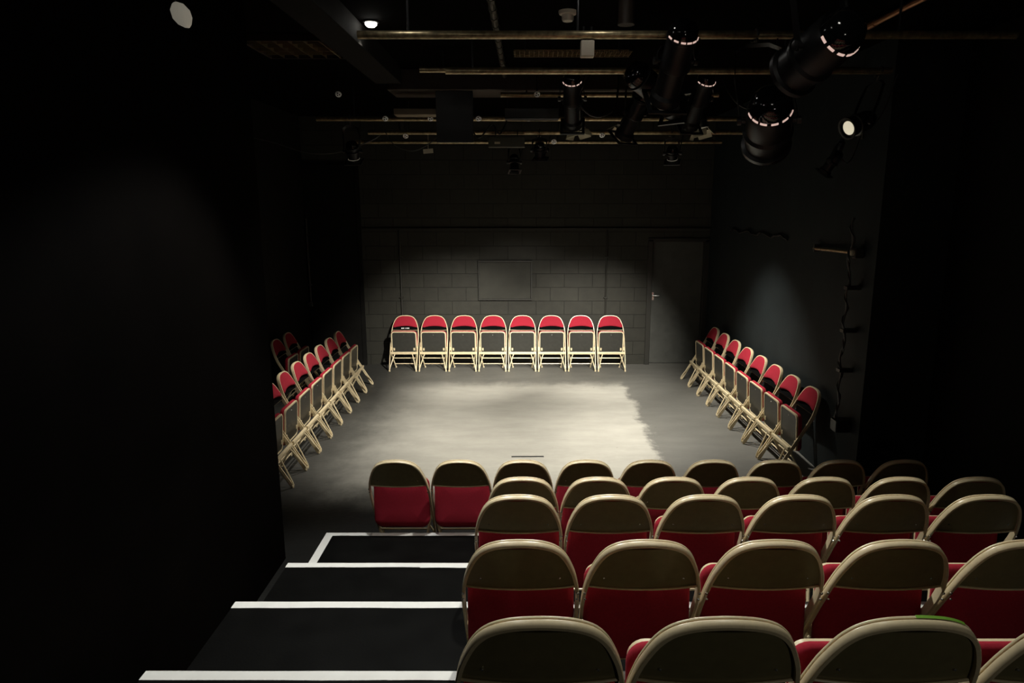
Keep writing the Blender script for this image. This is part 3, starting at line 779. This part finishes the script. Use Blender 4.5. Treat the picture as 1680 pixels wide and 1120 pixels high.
# boom lantern on the right wall
lantern((2.64, 6.02, 2.96), (2.56, 6.10, 2.80), 'small lantern low by the right wall, below the lit one', (2.67, 6.00, 3.12), .62, False, 'dark_lens', False)
t = tag(empty('wall_boom', (XR, 6.06, 3.12)), 'short metal boom on the right wall holding the low lantern', 'boom')
f = MB(); f.tube([(-.001, 0, 0), (-.16, -.06, 0)], .02, 10); f.build('pipe', M['bar'], t)
f = MB(); f.box((-.012, -.05, -.05), (-.0005, .05, .05), .003); f.build('wall_plate', M['conduit'], t)

# vertical hanger and finned bracket of the close lanterns
f = MB(); f.tube([(1.15, 3.10, 3.46), (1.15, 3.10, 3.79)], .014, 10)
tag(f.build('drop_pipe', M['bar']), 'pale vertical pipe dropping from the ceiling beside the biggest lantern', 'pipe')

# ------------------------------------------------------------------ small rig clutter
dl = [(-1.80, 6.93, 3.56, 'white disc alone at the left of the rig, above the row of discs'),
      (-1.47, 7.49, 3.40, 'white disc at the left end of the disc bar'),
      (-1.00, 7.49, 3.40, 'white disc on the disc bar, left of the black hanging panel'),
      (-.50, 7.49, 3.40, 'white disc on the disc bar, right of the black hanging panel'),
      (.02, 7.49, 3.40, 'white disc on the disc bar left of the slim centre lantern'),
      (-1.33, 7.88, 3.26, 'dimmer white disc low at the left of the rig'),
      (.83, 7.88, 3.27, 'white disc on the lower bar behind the barn-doored lanterns'),
      (.10, 6.93, 3.56, 'faint disc hanging under the brown duct'),
      (.30, 7.88, 3.20, 'lowest little white disc near the rig centre')]
for x, y, z, lb in dl:
    t = tag(empty('bar_disc', (x, y, z)), lb, 'disc', 'white round discs on the lighting bars')
    f = MB(); f.lathe((0, 0, 0), (0, -.8, -.6), [(0, .030), (.006, .030), (.008, .027)], 20); f.build('disc', M['white_disc'], t)
    f = MB()
    for k in range(3):
        an = PI/2+k*2*PI/3+.3; c = Vector((.013*math.cos(an), -.0064-.6*.013*math.sin(an), -.0048+.8*.013*math.sin(an)))
        f.lathe(c, (0, -.8, -.6), [(0, .0075), (.0012, .007)], 10)
    f.build('hole', M['black_matte'], t)
    f = MB()
    if x < -1.7 or (x == .10 and z > 3.5): f.tube([(0, .006, 0), (0, .006, CZ-z)], .006, 6)
    else: f.tube([(0, .0, 0), (0, .04, .0), (0, .04, .03 if z == 3.4 else 3.30-z)], .006, 6)
    f.build('stem', M['satin_black'], t)

def boxy(name, c, h, m, label, cat, lab=None):
    t = tag(empty(name, c), label, cat)
    f = MB(); f.box((-h[0], -h[1], -h[2]), h, .006); f.build('casing', m, t)
    if lab:
        f = MB(); f.box((lab[0]-.03, -h[1]-.0015, lab[1]-.011), (lab[0]+.03, -h[1]-.0003, lab[1]+.011)); q = f.build('label_plate', M['tan'], t); q['label'] = 'small cream label'
    f = MB(); f.tube([(-h[0]*.6, 0, h[2]), (-h[0]*.6, 0, h[2]+.08)], .006, 6); f.tube([(h[0]*.6, 0, h[2]), (h[0]*.6, 0, h[2]+.08)], .006, 6)
    f.build('hanger', M['satin_black'], t)
    return t
boxy('dimmer_box', (-.22, 7.86, 3.19), (.20, .06, .055), M['olive'], 'olive metal box with a cream label hanging from the lower bar', 'box', (-.10, -.01))
boxy('junction_box', (.36, 4.36, 3.44), (.04, .03, .045), M['offwhite'], 'grey-white socket plate under the bar by the smoke detector', 'box')
f = MB(); f.obox((-1.09, 7.9, 3.10), (1, 0, .08), (0, 1, 0), (-.08, 0, 1), .055, .003, .024); f.tube([(-1.09, 7.9, 3.12), (-1.09, 7.92, 3.28)], .003, 5)
tag(f.build('paper_tag', M['offwhite']), 'crumpled cream tag hanging from the lower bar at left', 'tag')
boxy('power_box', (.05, 7.0, 3.38), (.26, .07, .05), M['satin_black'], 'long black box hanging beneath the short pale bar', 'box')
boxy('ballast_box', (-1.05, 7.2, 3.42), (.26, .10, .03), M['ballast'], 'brown flat box above the left discs', 'box')
# glowing hood shape made up for a lit wedge at upper left
t = tag(empty('glow_hood', (-1.60, 3.45, 3.40)), 'curved cream hood shape with added glow near the left wall, top left', 'lamp')
f = MB(); f.lathe((-.035, 0, .055), (.55, 0, -1), [(0, .014), (.02, .034), (.055, .043), (.085, .036), (.11, .018), (.12, .004)], 32); f.build('hood', M['hood_glow'], t, ang=80)
f = MB(); f.tube([(-.035, 0, .055), (-.04, 0, .40)], .008, 8); f.build('stem', M['satin_black'], t)

def cable(pts, r, label, m='rubber', n=10):
    P = [Vector(p) for p in pts]; out = []
    for i in range(len(P)-1):
        p0, p1, p2, p3 = P[max(0, i-1)], P[i], P[i+1], P[min(len(P)-1, i+2)]
        for k in range(n):
            t = k/n
            out.append(.5*((2*p1)+(p2-p0)*t+(2*p0-5*p1+4*p2-p3)*t*t+(3*p1-p0-3*p2+p3)*t**3))
    out.append(P[-1])
    f = MB(); f.tube(out, r, 6); return tag(f.build('loose_cable', M[m]), label, 'cable', 'loose cables in the rig')
cable([(-3.05, 7.9, 3.25), (-2.79, 7.9, 3.19), (-2.42, 7.9, 3.08), (-2.08, 7.9, 3.09), (-1.73, 7.92, 3.21), (-1.6, 7.92, 3.29)], .007, 'thin grey cable sagging at the left of the rig', 'grey_cable')
cable([(.55, 6.14, 3.62), (.42, 5.8, 3.36), (.50, 5.78, 3.24), (.62, 5.8, 3.23), (.72, 5.85, 3.32), (.78, 6.14, 3.62)], .008, 'black cable looping down beside the slim centre lantern')
cable([(1.62, 6.14, 3.63), (1.70, 5.95, 3.38), (1.85, 5.95, 3.30), (2.05, 6.0, 3.36), (2.2, 6.14, 3.63)], .008, 'black cable drooping right of the right slim lantern')
cable([(-.62, 7.53, 3.40), (-.50, 7.4, 3.2), (-.36, 7.42, 3.33), (-.28, 7.44, 3.24), (-.20, 7.53, 3.40)], .008, 'tangled black cable under the disc bar near the panel')
cable([(-1.55, 7.86, 3.30), (-1.45, 7.86, 3.16), (-1.25, 7.86, 3.10), (-1.05, 7.86, 3.19), (-.95, 7.9, 3.30)], .006, 'thin cable hanging around the cream tag', 'grey_cable')

# beams of the lit lanterns
stage_spot((.41, 6.34, 3.10), (-1.25, 10.4, .10), 1600, 40, 1)
stage_spot((1.40, 6.34, 3.10), (.95, 10.4, .10), 1600, 40, 1)
stage_spot((.80, 6.14, 2.98), (-.15, 10.4, .30), 620, 42, 1)
stage_spot((.80, 6.14, 2.98), (-.05, 7.2, 0), 760, 84, 1.)
stage_spot((1.62, 7.93, 2.96), (2.0, 7.85, 0), 560, 84, 1)
stage_spot((-1.85, 7.66, 2.95), (-1.85, 7.6, 0), 290, 74, 1)
stage_spot((2.40, 5.50, 3.07), (-2.4, 8.0, .3), 40, 40, .9)

# ------------------------------------------------------------------ world, camera, view
w = bpy.data.worlds.new('dark_world'); scene.world = w; w.use_nodes = True
w.node_tree.nodes['Background'].inputs['Color'].default_value = (0, 0, 0, 1)
w.node_tree.nodes['Background'].inputs['Strength'].default_value = 0
cd = bpy.data.cameras.new('camera'); co = bpy.data.objects.new('camera', cd); COL.objects.link(co)
co.location = (0, 0, 2.554); co.rotation_euler = (PI/2-.2003, 0, 0)
cd.sensor_width = 36; cd.lens = 1131/1680*36; cd.shift_x = -24/1680
cd.clip_start = .05
scene.camera = co
vs = scene.view_settings
vs.view_transform = 'Standard'; vs.look = 'None'; vs.exposure = 0; vs.gamma = 1; vs.use_curve_mapping = False
